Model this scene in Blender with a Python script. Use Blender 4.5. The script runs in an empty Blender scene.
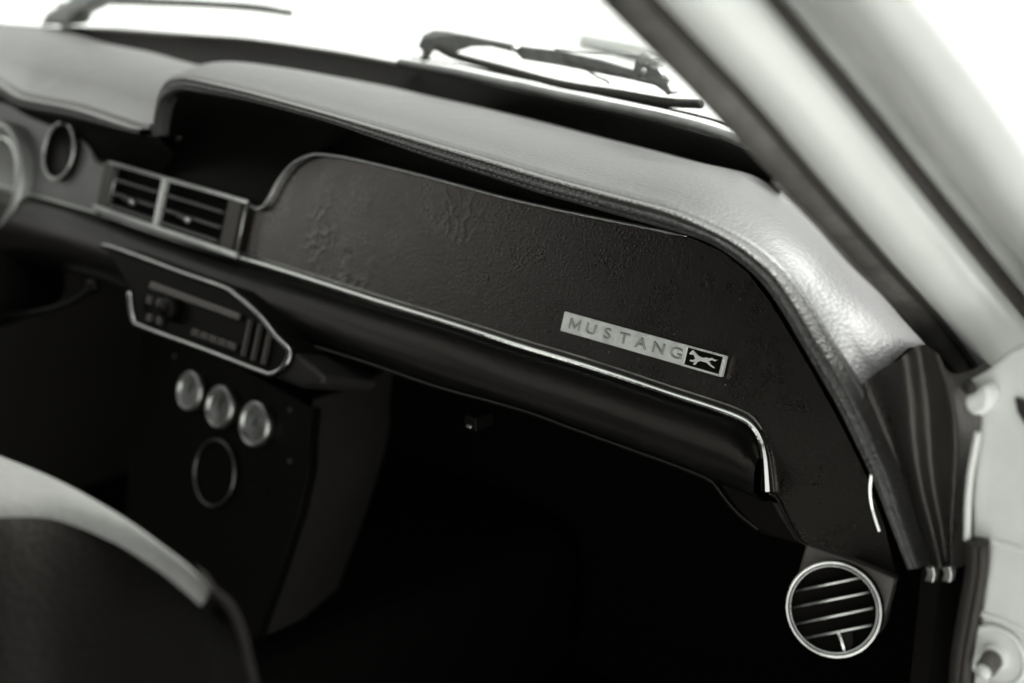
import bpy, bmesh, math, random
from mathutils import Vector as V, Matrix
random.seed(7)
sc = bpy.context.scene
COL = sc.collection

# ------------------------------------------------------------------ camera
FPX = 1422.0                      # 50 mm lens on a 36 mm wide sensor, 1024 px
pitch = 0.3255
dn = V((-0.7095, 0.2257, -0.6673)).normalized()          # car's -X axis in camera axes
up_c = V((0, math.cos(pitch), math.sin(pitch)))
Xc = -dn
up_c = (up_c - Xc * up_c.dot(Xc)).normalized()
Yc = up_c.cross(Xc)
# camera axes in the car's frame: x right, y forward, z up
CR = Matrix((Xc, Yc, up_c))       # world = CR @ cam
CAM = V((0.968, -0.596, 1.061))

def ray(px, py):
    return CR @ V(((px - 512.0) / FPX, (341.5 - py) / FPX, -1.0))
def on(px, py, plane):
    p, n = plane
    d = ray(px, py)
    return CAM + d * ((p - CAM).dot(n) / d.dot(n))
def PY(y): return (V((0, y, 0)), V((0, -1, 0)))
def PZ(z): return (V((0, 0, z)), V((0, 0, 1)))
def PX(x): return (V((x, 0, 0)), V((1, 0, 0)))
FN = V((0, -1, 0.336)).normalized()                        # dash face normal (top leans forward)
FU = V((0, 0.336, 1)).normalized()
def PF(off=0.0): return (V((0.42, 0, 0.80)) + FN * off, FN)
def pts(lst, plane): return [on(x, y, plane) for x, y in lst]

# ------------------------------------------------------------------ materials
def mat(name, col, rough=0.5, metal=0.0, bump=0.0, bscale=300.0, spec=0.5, mottle=0.0, mscale=12.0, rvar=0.0, coat=0.0, fleck=0.0, extra=None, bdist=0.001):
    m = bpy.data.materials.new(name); m.use_nodes = True
    nt = m.node_tree; N = nt.nodes; L = nt.links
    b = N['Principled BSDF']
    if not hasattr(col, '__len__'):
        t = (1, .955, .90) if col < .1 else (.985, 1, .965)
        col = (col * t[0], col * t[1], col * t[2])
    b.inputs['Base Color'].default_value = (*col, 1)
    b.inputs['Roughness'].default_value = rough
    if min(col) < .1 and name not in ('pad_vinyl', 'lip_vinyl'): b.inputs['Specular Tint'].default_value = (1, .92, .85, 1)
    b.inputs['Metallic'].default_value = metal
    b.inputs['Specular IOR Level'].default_value = spec
    b.inputs['Coat Weight'].default_value = coat
    tc = N.new('ShaderNodeTexCoord')
    if mottle or rvar:
        n = N.new('ShaderNodeTexNoise'); n.inputs['Scale'].default_value = mscale
        n.inputs['Detail'].default_value = 9; n.inputs['Roughness'].default_value = .68
        L.new(tc.outputs['Object'], n.inputs['Vector'])
        if mottle:
            mr = N.new('ShaderNodeMapRange'); mr.inputs[1].default_value = .3; mr.inputs[2].default_value = .7
            mr.inputs[3].default_value = 1 - mottle; mr.inputs[4].default_value = 1 + mottle
            L.new(n.outputs['Fac'], mr.inputs[0])
            mx = N.new('ShaderNodeVectorMath'); mx.operation = 'SCALE'
            mx.inputs[0].default_value = col
            L.new(mr.outputs[0], mx.inputs['Scale']); colout = mx.outputs[0]
            if fleck:
                nf = N.new('ShaderNodeTexNoise'); nf.inputs['Scale'].default_value = 700; nf.inputs['Detail'].default_value = 2
                L.new(tc.outputs['Object'], nf.inputs['Vector'])
                mf = N.new('ShaderNodeMapRange'); mf.inputs[1].default_value = .64; mf.inputs[2].default_value = .78
                mf.inputs[3].default_value = 0; mf.inputs[4].default_value = fleck
                L.new(nf.outputs['Fac'], mf.inputs[0])
                af = N.new('ShaderNodeVectorMath'); af.operation = 'ADD'
                L.new(colout, af.inputs[0]); L.new(mf.outputs[0], af.inputs[1]); colout = af.outputs[0]
            L.new(colout, b.inputs['Base Color'])
        if rvar:
            m2 = N.new('ShaderNodeMapRange'); m2.inputs[1].default_value = .3; m2.inputs[2].default_value = .7
            m2.inputs[3].default_value = rough - rvar; m2.inputs[4].default_value = rough + rvar
            L.new(n.outputs['Fac'], m2.inputs[0]); L.new(m2.outputs[0], b.inputs['Roughness'])
    if bump:
        v = N.new('ShaderNodeTexVoronoi'); v.inputs['Scale'].default_value = bscale
        n3 = N.new('ShaderNodeTexNoise'); n3.inputs['Scale'].default_value = bscale * .5; n3.inputs['Detail'].default_value = 8
        L.new(tc.outputs['Object'], v.inputs['Vector']); L.new(tc.outputs['Object'], n3.inputs['Vector'])
        ad = N.new('ShaderNodeMath'); ad.operation = 'ADD'
        L.new(v.outputs['Distance'], ad.inputs[0]); L.new(n3.outputs['Fac'], ad.inputs[1])
        src = ad.outputs[0]
        if extra: src = extra(nt, tc, src)
        bp = N.new('ShaderNodeBump'); bp.inputs['Strength'].default_value = bump; bp.inputs['Distance'].default_value = bdist
        L.new(src, bp.inputs['Height']); L.new(bp.outputs[0], b.inputs['Normal'])
    return m

def wrinkles(center, radius, amount):
    def f(nt, tc, src):
        N = nt.nodes; L = nt.links
        def mask(c, r):
            sb = N.new('ShaderNodeVectorMath'); sb.operation = 'SUBTRACT'; sb.inputs[1].default_value = c
            L.new(tc.outputs['Object'], sb.inputs[0])
            ln = N.new('ShaderNodeVectorMath'); ln.operation = 'LENGTH'; L.new(sb.outputs[0], ln.inputs[0])
            mr = N.new('ShaderNodeMapRange'); mr.interpolation_type = 'SMOOTHSTEP'
            mr.inputs[1].default_value = r; mr.inputs[2].default_value = r * .3
            mr.inputs[3].default_value = 0; mr.inputs[4].default_value = 1
            L.new(ln.outputs['Value'], mr.inputs[0]); return mr.outputs[0]
        nz = N.new('ShaderNodeTexNoise'); nz.inputs['Scale'].default_value = 60; nz.inputs['Detail'].default_value = 3
        L.new(tc.outputs['Object'], nz.inputs['Vector'])
        mx = N.new('ShaderNodeMix'); mx.data_type = 'VECTOR'; mx.inputs[0].default_value = .02
        L.new(tc.outputs['Object'], mx.inputs[4]); L.new(nz.outputs['Color'], mx.inputs[5])
        ve = N.new('ShaderNodeTexVoronoi'); ve.feature = 'DISTANCE_TO_EDGE'; ve.inputs['Scale'].default_value = 78
        L.new(mx.outputs[1], ve.inputs['Vector'])
        vo = N.new('ShaderNodeMapRange'); vo.interpolation_type = 'SMOOTHSTEP'
        vo.inputs[1].default_value = 0; vo.inputs[2].default_value = .22; vo.inputs[3].default_value = 1; vo.inputs[4].default_value = 0
        L.new(ve.outputs['Distance'], vo.inputs[0])
        nm = N.new('ShaderNodeTexNoise'); nm.inputs['Scale'].default_value = 38; nm.inputs['Detail'].default_value = 4
        L.new(tc.outputs['Object'], nm.inputs['Vector'])
        nr = N.new('ShaderNodeMapRange'); nr.interpolation_type = 'SMOOTHSTEP'; nr.inputs[1].default_value = .42; nr.inputs[2].default_value = .60
        L.new(nm.outputs['Fac'], nr.inputs[0])
        vm = N.new('ShaderNodeMath'); vm.operation = 'MULTIPLY'; L.new(vo.outputs[0], vm.inputs[0]); L.new(nr.outputs[0], vm.inputs[1]); vo = vm
        out = src
        for c, r, a in zip(center, radius, amount):
            ml = N.new('ShaderNodeMath'); ml.operation = 'MULTIPLY'
            L.new(mask(c, r), ml.inputs[0]); L.new(vo.outputs[0], ml.inputs[1])
            m2 = N.new('ShaderNodeMath'); m2.operation = 'MULTIPLY_ADD'; m2.inputs[1].default_value = a
            L.new(ml.outputs[0], m2.inputs[0]); L.new(out, m2.inputs[2]); out = m2.outputs[0]
            bc = N['Principled BSDF'].inputs['Base Color']; old = bc.links[0].from_socket
            sm = N.new('ShaderNodeMath'); sm.operation = 'MULTIPLY'; sm.inputs[1].default_value = .010 * a
            L.new(ml.outputs[0], sm.inputs[0])
            ad2 = N.new('ShaderNodeVectorMath'); ad2.operation = 'ADD'; L.new(old, ad2.inputs[0]); L.new(sm.outputs[0], ad2.inputs[1]); L.new(ad2.outputs[0], bc)
        return out
    return f

# ------------------------------------------------------------------ object helpers
ORI = {}
def thing(name, label, cat, loc, group=None, kind=None):
    o = bpy.data.objects.new(name, None); COL.objects.link(o)
    o.empty_display_size = .05
    o.location = loc; o['label'] = label; o['category'] = cat
    if group: o['group'] = group
    if kind: o['kind'] = kind
    ORI[o.name] = V(loc)
    return o
def link(name, me, m, parent=None, label=None, cat=None, smooth=False, bevel=0, solid=0, sub=0, group=None, kind=None, seg=2):
    o = bpy.data.objects.new(name, me); COL.objects.link(o)
    if parent is not None:
        base = ORI[parent.name]
        me.transform(Matrix.Translation(-base))
        o.parent = parent
        if parent.type == 'MESH':
            pass
        ORI[o.name] = base
    else: ORI[o.name] = V((0, 0, 0))
    if m: me.materials.append(m)
    if smooth:
        for p in me.polygons: p.use_smooth = True
    if label: o['label'] = label
    if cat: o['category'] = cat
    if group: o['group'] = group
    if kind: o['kind'] = kind
    if solid:
        s = o.modifiers.new('s', 'SOLIDIFY'); s.thickness = abs(solid); s.offset = 1 if solid > 0 else -1
    if sub:
        s = o.modifiers.new('u', 'SUBSURF'); s.levels = sub; s.render_levels = sub
    if bevel:
        b = o.modifiers.new('b', 'BEVEL'); b.width = bevel; b.segments = seg; b.limit_method = 'ANGLE'
        b.angle_limit = math.radians(40); b.harden_normals = False
    return o

def catmull(P, n):
    if len(P) == 2: return [P[0].lerp(P[1], i / (n - 1)) for i in range(n)]
    Q = [P[0] * 2 - P[1]] + list(P) + [P[-1] * 2 - P[-2]]
    dense = []
    for i in range(1, len(Q) - 2):
        a, b, c, d = Q[i - 1], Q[i], Q[i + 1], Q[i + 2]
        for k in range(16):
            t = k / 16
            dense.append(0.5 * ((2 * b) + (c - a) * t + (2 * a - 5 * b + 4 * c - d) * t * t + (3 * b - a - 3 * c + d) * t ** 3))
    dense.append(P[-1].copy())
    L = [0]
    for i in range(1, len(dense)): L.append(L[-1] + (dense[i] - dense[i - 1]).length)
    out = []; j = 0
    for i in range(n):
        s = L[-1] * i / (n - 1)
        while j < len(L) - 2 and L[j + 1] < s: j += 1
        t = (s - L[j]) / max(1e-9, L[j + 1] - L[j])
        out.append(dense[j].lerp(dense[j + 1], min(1, max(0, t))))
    return out
def grid_mesh(rows):
    me = bpy.data.meshes.new('m'); n = len(rows[0])
    vs = [p for r in rows for p in r]
    fs = [(i * n + j, i * n + j + 1, (i + 1) * n + j + 1, (i + 1) * n + j) for i in range(len(rows) - 1) for j in range(n - 1)]
    me.from_pydata([tuple(v) for v in vs], [], fs); me.update(); return me
def loft(rows, n=64, raw=False):
    return grid_mesh(rows if raw else [catmull(r, n) for r in rows])
def sweep(path, r, seg=10, n=None, r2=None, up=None, closed=False, taper=None):
    P = catmull(path, n) if n else list(path)
    if closed and n: P = P[:-1]
    me = bpy.data.meshes.new('m'); vs = []; fs = []; N = len(P)
    ref = up or V((0.13, -0.9, 0.4)).normalized()
    for i, p in enumerate(P):
        if closed: t = (P[(i + 1) % N] - P[i - 1]).normalized()
        else: t = (P[min(i + 1, N - 1)] - P[max(i - 1, 0)]).normalized()
        a = (ref - t * ref.dot(t)).normalized(); b = t.cross(a)
        k = taper(i / max(1, N - 1)) if taper else 1
        for s in range(seg):
            an = 2 * math.pi * s / seg
            vs.append(p + a * math.cos(an) * (r2 or r) * k + b * math.sin(an) * r * k)
    M = N if closed else N - 1
    for i in range(M):
        for s in range(seg):
            j = (i + 1) % N
            fs.append((i * seg + s, i * seg + (s + 1) % seg, j * seg + (s + 1) % seg, j * seg + s))
    if not closed:
        fs.append(tuple(range(seg))[::-1]); fs.append(tuple((N - 1) * seg + s for s in range(seg)))
    me.from_pydata([tuple(v) for v in vs], [], fs); me.update()
    return me
def prism(poly, nrm, depth):
    """closed polygon (3D, roughly planar) extruded by depth along -nrm"""
    me = bpy.data.meshes.new('m'); n = len(poly)
    vs = list(poly) + [p - nrm * depth for p in poly]
    fs = [tuple(range(n)), tuple(range(2 * n - 1, n - 1, -1))] + [(i, i + n, (i + 1) % n + n, (i + 1) % n) for i in range(n)]
    me.from_pydata([tuple(v) for v in vs], [], fs); me.update()
    bm = bmesh.new(); bm.from_mesh(me); bmesh.ops.recalc_face_normals(bm, faces=bm.faces); bm.to_mesh(me); bm.free()
    return me
def box(c, ax, ay, az, sx, sy, sz):
    """box centred at c with half sizes along axes"""
    me = bpy.data.meshes.new('m')
    vs = [c + ax * sx * i + ay * sy * j + az * sz * k for i in (-1, 1) for j in (-1, 1) for k in (-1, 1)]
    fs = [(0, 1, 3, 2), (4, 6, 7, 5), (0, 4, 5, 1), (2, 3, 7, 6), (0, 2, 6, 4), (1, 5, 7, 3)]
    me.from_pydata([tuple(v) for v in vs], [], fs); me.update(); return me
def aabox(x0, x1, y0, y1, z0, z1):
    return box(V(((x0 + x1) / 2, (y0 + y1) / 2, (z0 + z1) / 2)), V((1, 0, 0)), V((0, 1, 0)), V((0, 0, 1)), (x1 - x0) / 2, (y1 - y0) / 2, (z1 - z0) / 2)
def join(meshes):
    bm = bmesh.new()
    for me in meshes: bm.from_mesh(me)
    out = bpy.data.meshes.new('m'); bm.to_mesh(out); bm.free(); return out
def lathe(c, axis, prof, seg=48, u=None):
    """prof: list of (radius, height along axis)"""
    axis = axis.normalized(); u = (u or V((1, 0, 0))); u = (u - axis * u.dot(axis)).normalized(); w = axis.cross(u)
    me = bpy.data.meshes.new('m'); vs = []; fs = []
    for r, h in prof:
        for s in range(seg):
            a = 2 * math.pi * s / seg
            vs.append(c + axis * h + u * math.cos(a) * r + w * math.sin(a) * r)
    for i in range(len(prof) - 1):
        for s in range(seg):
            fs.append((i * seg + s, i * seg + (s + 1) % seg, (i + 1) * seg + (s + 1) % seg, (i + 1) * seg + s))
    fs.append(tuple(range(seg))[::-1]); fs.append(tuple((len(prof) - 1) * seg + s for s in range(seg)))
    me.from_pydata([tuple(v) for v in vs], [], fs); me.update(); return me
def ring(c, axis, R, r, seg=64, u=None, ss=10):
    axis = axis.normalized(); u = (u or V((1, 0, 0))); u = (u - axis * u.dot(axis)).normalized(); w = axis.cross(u)
    P = [c + u * math.cos(2 * math.pi * i / seg) * R + w * math.sin(2 * math.pi * i / seg) * R for i in range(seg)]
    return sweep(P, r, ss, closed=True, up=axis)

X = V((1, 0, 0)); Y = V((0, 1, 0)); Z = V((0, 0, 1))

wr_c = [on(335, 252, PF()), on(455, 215, PF()), on(700, 262, PF())]
DO = V((0.3, 0.05, 0.75))    # dashboard origin
M = {}
M['face'] = mat('face_leather', .0035, .29, spec=1.0, bump=.17, fleck=.03, bscale=760, mottle=.3, mscale=30, rvar=.05,
                extra=wrinkles([tuple(c - DO) for c in wr_c], [.066, .040, .03], [1.9, .9, .5]), bdist=.0009)
M['pad'] = mat('pad_vinyl', .016, fleck=.05, rough=.48, bump=.14, bscale=420, mottle=.5, mscale=14, rvar=.12, spec=.92)
M['lip'] = mat('lip_vinyl', .03, .46, fleck=.12, bump=.5, bscale=500, mottle=.25, mscale=40, rvar=.06, spec=.6)
M['brow'] = mat('brow_vinyl', .004, .6, bump=.3, bscale=500, spec=.14)
M['thread'] = mat('thread', .13, .7)
M['lower'] = mat('lower_panel_paint', .005, .34, spec=.3, bump=.08, bscale=300, mottle=.2, rvar=.04)
M['black'] = mat('black_plastic', .003, .45, spec=.12, bump=.1, bscale=300)
M['void'] = mat('black_matt', .003, .8, spec=.1)
M['carpet'] = mat('carpet', .006, .95, spec=.05, bump=.8, bscale=500)
M['chrome'] = mat('chrome', .85, .16, 1.0, bump=.05, bscale=200, mottle=.15, mscale=60, rvar=.06)
M['steel'] = mat('satin_steel', .72, .36, 1.0, mottle=.15, mscale=80, rvar=.08)
M['badge'] = mat('badge_silver', .85, .45, .45, bump=.12, bscale=600, mottle=.15, mscale=120, rvar=.1)
M['alu'] = mat('brushed_panel', .20, .45, .4, bump=.1, bscale=500, mottle=.15)
M['paint'] = mat('body_paint', .56, .28, bump=.03, bscale=60, mottle=.05, mscale=9, coat=.3)
M['jamb'] = mat('jamb_paint', .62, .42, bump=.12, bscale=50, mottle=.10, mscale=14, rvar=.05)
M['gasket'] = mat('gasket_rubber', .006, .85, bump=.2, bscale=220, spec=.02)
M['trim'] = mat('pillar_trim', .085, .5, bump=.2, bscale=200, mottle=.65, mscale=26)
M['rubber'] = mat('rubber', .012, .6, bump=.25, bscale=220, mottle=.3, mscale=40)
M['seatm'] = mat('seat_vinyl', .004, .5, spec=.14, bump=.25, bscale=300, mottle=.2, mscale=25)
M['wiper'] = mat('wiper_metal', .22, .42, .6, bump=.2, bscale=300, mottle=.35, mscale=60)
M['dial'] = mat('gauge_dial', .20, .5, mottle=.8, mscale=70)
M['wall'] = mat('kick_panel_grey', .011, .7, bump=.3, bscale=300, mottle=.15)
M['concrete'] = mat('concrete', .5, .9, bump=.3, bscale=8, mottle=.12, mscale=1.2)
M['liner'] = mat('headliner', .03, .9)

# ================================================================== DASHBOARD
dash = thing('dashboard', 'black padded car dashboard with stitched brow, chrome trim and silver name badge', 'dashboard', DO)

lipY = -0.04
ridge_px = [(153, 134), (155, 116), (158, 99), (162, 88), (170, 80), (185, 77.5), (200, 79.5), (250, 91), (300, 104.5), (350, 118.5), (400, 133), (450, 147.5), (500, 162), (550, 177), (600, 190.5),
            (640, 201), (680, 212), (724, 231), (755, 249), (785, 275), (807, 306), (828, 341), (845, 367), (862, 397), (880, 437), (897, 476), (911, 520), (927, 566)]
low_px = [(154, 136), (157, 116), (161, 102), (168, 94), (182, 91), (200, 93.5), (245, 101), (290, 112), (340, 126), (385, 142), (437, 160), (487, 176), (540, 193), (590, 207),
          (635, 220), (675, 231), (712, 243), (738, 258), (765, 281), (786, 309), (806, 343), (824, 374), (843, 407), (861, 443), (879, 481), (896, 524), (914, 568)]
ridge = catmull(pts(ridge_px, PY(lipY)), 260)
low = catmull(pts(low_px, PY(lipY - 0.004)), 260)
# rear edge of the pad, under the glass
rear_px = [(170, 67), (200, 68), (235, 69), (270, 71), (330, 78), (400, 90), (450, 101), (500, 112), (550, 124), (600, 137), (660, 152), (710, 165), (770, 180),
           (815, 215), (850, 252), (885, 292), (912, 324), (934, 345)]
def rz(px): return 0.872 + (0.013 if px < 300 else 0.013 * max(0, (520 - px) / 220) if px < 520 else 0) - 0.040 * max(0, (px - 780) / 150)
rear = [on(x, y, PZ(rz(x))) for x, y in rear_px]
# columns: the top pad uses the ridge up to the right-hand corner
def sub(poly, a, b, n): 
    k0 = int(a * (len(poly) - 1)); k1 = int(b * (len(poly) - 1)); return catmull(poly[k0:k1 + 1:3] + [poly[k1]], n)
def frac_at(poly_px, poly, px):   # fraction along resampled curve nearest to pixel x
    best = min(range(len(poly)), key=lambda i: abs(pix(poly[i])[0] - px) + (0 if pix(poly[i])[1] < 1e9 else 0))
    return best / (len(poly) - 1)
CRI = CR.transposed()
def pix(p):
    c = CRI @ (p - CAM); return (512 + FPX * c.x / -c.z, 341.5 - FPX * c.y / -c.z)
NC = 150
fr = frac_at(None, ridge, 862)
rdg = sub(ridge, 0, fr, NC)
lw = sub(low, 0, frac_at(None, low, 838), NC)
# match the rear columns along the length with a warp so the columns run straight forward
rr = catmull(rear, NC)
rows = []
def lerprow(a, b, t, h=0.0, nrm=Z): return [p.lerp(q, t) + nrm * h for p, q in zip(a, b)]
rows.append(lerprow(rdg, rr, 0.00, 0.000))
rows.append(lerprow(rdg, rr, 0.018, 0.0026))
rows.append(lerprow(rdg, rr, 0.045, 0.0012))
rows.append(lerprow(rdg, rr, 0.07, -0.0064))
rows.append(lerprow(rdg, rr, 0.14, -0.0070))
rows.append(lerprow(rdg, rr, 0.24, 0.0010))
rows.append(lerprow(rdg, rr, 0.40, 0.0080))
rows.append(lerprow(rdg, rr, 0.60, 0.0090))
rows.append(lerprow(rdg, rr, 0.82, 0.0048))
rows.append(rr)
rows.append([p + V((0, .012, -.010)) for p in rr])
rows.append([p + V((0, .02, -.04)) for p in rr])
link('top_pad', loft(rows, raw=True), M['pad'], dash, smooth=True)
# padded lip with two seams between ridge and lower line, running right down the end
nL = 260
CRI = CR.transposed()
def pix(p):
    c = CRI @ (p - CAM); return (512 + FPX * c.x / -c.z, 341.5 - FPX * c.y / -c.z)
def kx(p):
    q = (pix(p)[0] - 158) / 60; q = min(1, max(.12, q)); return q
def lprow(t, off): return [a.lerp(b, t) + V((0, -off, off * .25)) * kx(a) for a, b in zip(ridge, low)]
lip_rows = [[p + V((0, .004, 0.0)) for p in lprow(0, 0)], lprow(0, .0002), lprow(0, .0035), lprow(.02, .0065), lprow(.10, .0082), lprow(.22, .0084), lprow(.30, .0068), lprow(.37, .0078), lprow(.55, .0086), lprow(.68, .0080),
            lprow(.74, .0064), lprow(.81, .0076), lprow(.93, .0060), lprow(1.0, .0020), [p + V((0, .012, -.001)) for p in lprow(1.0, .001)]]
link('padded_lip', loft(lip_rows, raw=True), M['lip'], dash, smooth=True)
def stitches(line, off, step=0.0040, ln=.0013):
    ms = []
    s = 0; last = line[0]; acc = 0
    dense = [p for p in catmull(line[::4], 900) if pix(p)[0] < 600]
    for i in range(1, len(dense)):
        acc += (dense[i] - dense[i - 1]).length
        if acc > step:
            acc = 0; t = (dense[i] - dense[i - 1]).normalized(); n = t.cross(off).normalized()
            ms.append(box(dense[i] + off * .0002, t, n, off, ln, .00035, .0003))
    return join(ms)
link('stitching', stitches(lprow(.31, .0072), V((0, -1, .2)).normalized()), M['thread'], dash)
link('stitching', stitches(lprow(.745, .0068), V((0, -1, .2)).normalized()), M['thread'], dash)

# brow: recessed dark face between the lip and the dash face
trim_px = [(250, 205), (256, 208.5), (263, 207), (269, 199), (277, 184), (286, 171), (296, 162), (307, 156.5), (320, 154.5), (350, 158.5), (400, 170), (450, 183), (500, 196.5), (540, 206), (600, 218.5), (650, 228.5), (687, 236.5)]
br_px = [(108, 160), (130, 167), (170, 179), (210, 190), (246, 201), (256, 206), (264, 203), (277, 182), (286, 169), (307, 154), (350, 157), (400, 168), (450, 181), (500, 195), (540, 205), (600, 218), (650, 229),
         (690, 240), (722, 256), (748, 278), (770, 308), (790, 345), (810, 380), (830, 415), (848, 450), (864, 486), (880, 530), (893, 575)]
brow_b = catmull(pts(br_px, PF(-0.005)), 260)
b0 = [p + V((0, .006, -.001)) for p in low]
def mid(t, fwd): return [a.lerp(b, t) + V((0, fwd, 0)) + V((0, 0, .003 * (t > .8))) for a, b in zip(b0, brow_b)]
link('brow_recess', loft([b0, mid(.25, .034), mid(.55, .036), mid(.85, .016), brow_b], raw=True), M['brow'], dash, smooth=True)

# leather dash face
btrim_px = [(240, 258), (270, 267), (300, 276.5), (370, 299), (437, 319.5), (480, 333), (520, 346), (570, 361), (620, 377), (670, 394), (710, 407), (735, 416), (750, 424), (760, 437), (765, 455), (767, 475), (768, 492)]
face_px = [(250, 206), (257, 209), (264, 206), (269, 199), (277, 184), (286, 171), (296, 162), (307, 156.5), (320, 154.5), (350, 158.5), (400, 170), (450, 183), (500, 196.5), (540, 206), (600, 218.5), (650, 228.5), (690, 237),
           (722, 252), (748, 273), (770, 302), (792, 338), (812, 372), (832, 408), (850, 442), (868, 480), (884, 525), (897, 580),
           (850, 561), (805, 545), (795, 535), (785, 518), (776, 499), (768, 492), (767, 475), (765, 455), (760, 437), (750, 424), (735, 416), (710, 407), (670, 394), (620, 377), (570, 361), (520, 346), (480, 333), (437, 319.5), (370, 299), (300, 276.5), (270, 267), (238, 257)]
link('face_panel', prism(pts(face_px, PF(0)), FN, .012), M['face'], dash)
link('chrome_trim', sweep(pts(trim_px, PF(.0035)), .0014, 10, n=160, taper=lambda t: min(1, (1.003 - t) / .03)), M['steel'], dash, smooth=True)
bt = pts(btrim_px, PF(.002))
link('chrome_trim', sweep(bt, .0017, 10, n=200, taper=lambda t: 1 + 1.1 * max(0, (t - .93) / .07)), M['chrome'], dash)
link('trim_bead', sweep([p + FU * .0042 for p in pts(btrim_px[:-3], PF(.0012))], .0006, 6, n=120), M['steel'], dash)
link('chrome_strip', sweep([on(x, y, PY(lipY + .008)) for x, y in [(874, 461), (871, 478), (870, 493), (872, 508), (876, 522), (879, 531)]], .0013, 8, n=30), M['chrome'], dash)
link('trim_edge', sweep(pts([(769, 494), (778, 500), (785, 516), (794, 532), (805, 545), (850, 561), (897, 579)], PF(.001)), .0007, 6, n=60), M['lower'], dash)

# left part of the face, around the instruments
lf_px = [(-70, 60), (20, 95), (60, 128), (88, 148), (94, 160), (106, 166), (104, 212), (40, 197), (-70, 165)]
link('instrument_panel', prism(pts(lf_px, PF(-.001)), FN, .01), M['alu'], dash)
link('chrome_trim', sweep(pts([(80, 140), (90, 149), (95, 160), (101, 165), (108, 166)], PF(.001)), .0012, 8, n=30), M['steel'], dash)
link('chrome_trim', sweep(pts([(-60, 168), (40, 197), (97, 213)], PF(.002)), .0012, 8, n=30), M['steel'], dash)

# instrument bezels
c1 = on(64, 152, PF(0)); ax = FN
bz = link('gauge_bezel', lathe(c1, ax, [(.026, -.01), (.026, .004), (.0245, .0055), (.023, .004), (.021, .001), (.001, .001)]), M['black'], dash, smooth=True)
link('chrome_ring', ring(c1 + ax * .005, ax, .025, .0014), M['steel'], bz, smooth=True)
c2 = on(2, 182, PF(0.0))
bz = link('gauge_bezel', lathe(c2, ax, [(.056, -.01), (.056, .010), (.053, .014), (.048, .012), (.042, .002), (.001, .002)]), mat('bezel_silver', .5, .35, .5), dash, smooth=True)
link('chrome_ring', ring(c2 + ax * .006, ax, .040, .0022), M['chrome'], bz, smooth=True)

# driver side hood of the dash pad
hlip_px = [(-60, 45), (-25, 62), (0, 80), (14, 90), (30, 98), (80, 108), (120, 121), (138, 127), (149, 129)]
hlow_px = [(-60, 58), (-25, 76), (0, 94), (14, 103), (30, 110), (80, 120), (120, 130), (138, 134), (149, 136)]
hbrow_px = [(-60, 95), (-25, 100), (5, 106), (18, 114), (34, 122), (75, 139), (93, 151), (108, 161), (130, 168), (160, 177)]
hrear_px = [(-120, 10), (-60, 18), (0, 24), (40, 27), (75, 34), (105, 43), (150, 52), (190, 63), (215, 68), (240, 75)]
HN = 60
hl = catmull(pts(hlip_px, PY(lipY - .002)), HN); hw = catmull(pts(hlow_px, PY(lipY - .004)), HN); hr = catmull(pts(hrear_px, PZ(.892)), HN)
hr = [p if p.y < .3 else V((p.x, .3, p.z)) for p in hr]
hb = catmull(pts(hbrow_px, PF(-.004)), HN)
rows = [lerprow(hl, hr, 0), lerprow(hl, hr, .02, .003), lerprow(hl, hr, .05, .002), lerprow(hl, hr, .10, -.002), lerprow(hl, hr, .25, .006), lerprow(hl, hr, .5, .011), lerprow(hl, hr, .75, .007), hr,
        [p + V((0, .02, -.012)) for p in hr], [p + V((0, .03, -.05)) for p in hr]]
link('cluster_hood', loft(rows, raw=True), M['pad'], dash, smooth=True)
def hp(t, off): return [a.lerp(b, t) + V((0, -off, off * .2)) for a, b in zip(hl, hw)]
link('padded_lip', loft([[p + V((0, .004, 0)) for p in hp(0, 0)], hp(0, .0005), hp(0, .004), hp(.05, .007), hp(.2, .009), hp(.36, .0085), hp(.45, .007), hp(.55, .0085), hp(.75, .0085), hp(.9, .005), hp(1, -.001), [p + V((0, .012, 0)) for p in hp(1, -.002)]], raw=True), M['lip'], dash, smooth=True)
h0 = [p + V((0, .006, 0)) for p in hw]
link('brow_recess', loft([h0, [a.lerp(b, .5) + V((0, .015, 0)) for a, b in zip(h0, hb)], hb], raw=True), M['brow'], dash, smooth=True)

# end cap: vinyl wrapped end of the dash, below the windscreen corner
ER = [([(858, 388), (870, 413), (883, 440), (899, 480), (912, 522), (928, 566)], .004), ([(876, 373), (885, 410), (895, 443), (907, 482), (918, 524), (934, 568)], .006),
      ([(902, 357), (907, 400), (911, 440), (919, 484), (930, 525), (941, 569)], -.002), ([(919, 345), (928, 397), (931, 440), (934, 485), (941, 526), (947, 569)], .005),
      ([(936, 352), (950, 395), (955, 440), (954, 485), (952, 526), (953, 569)], .001), ([(954, 374), (962, 395), (968, 440), (963, 485), (959, 526), (956, 569)], .010)]
ends = [catmull([on(x, y, PY(lipY + dy)) for x, y in r], 40) for r, dy in ER]
ends.append([p + V((.004, .03, 0)) for p in ends[-1]])
endsT = [catmull([ends[k][j] for k in range(len(ends))], 60) for j in range(40)]
link('end_cap', loft(endsT, raw=True), mat('end_cap_vinyl', .024, .30, bump=.12, bscale=350, mottle=.2, mscale=30, rvar=.05), dash, smooth=True)
for dx in (0, 17):
    link('metal_clip', prism(pts([(925 + dx, 567), (933 + dx, 567), (935 + dx, 575), (933 + dx, 583), (924 + dx, 581), (927 + dx, 574)], PY(lipY)), V((0, -1, 0)), .004), M['steel'], dash, bevel=.0005)

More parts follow.
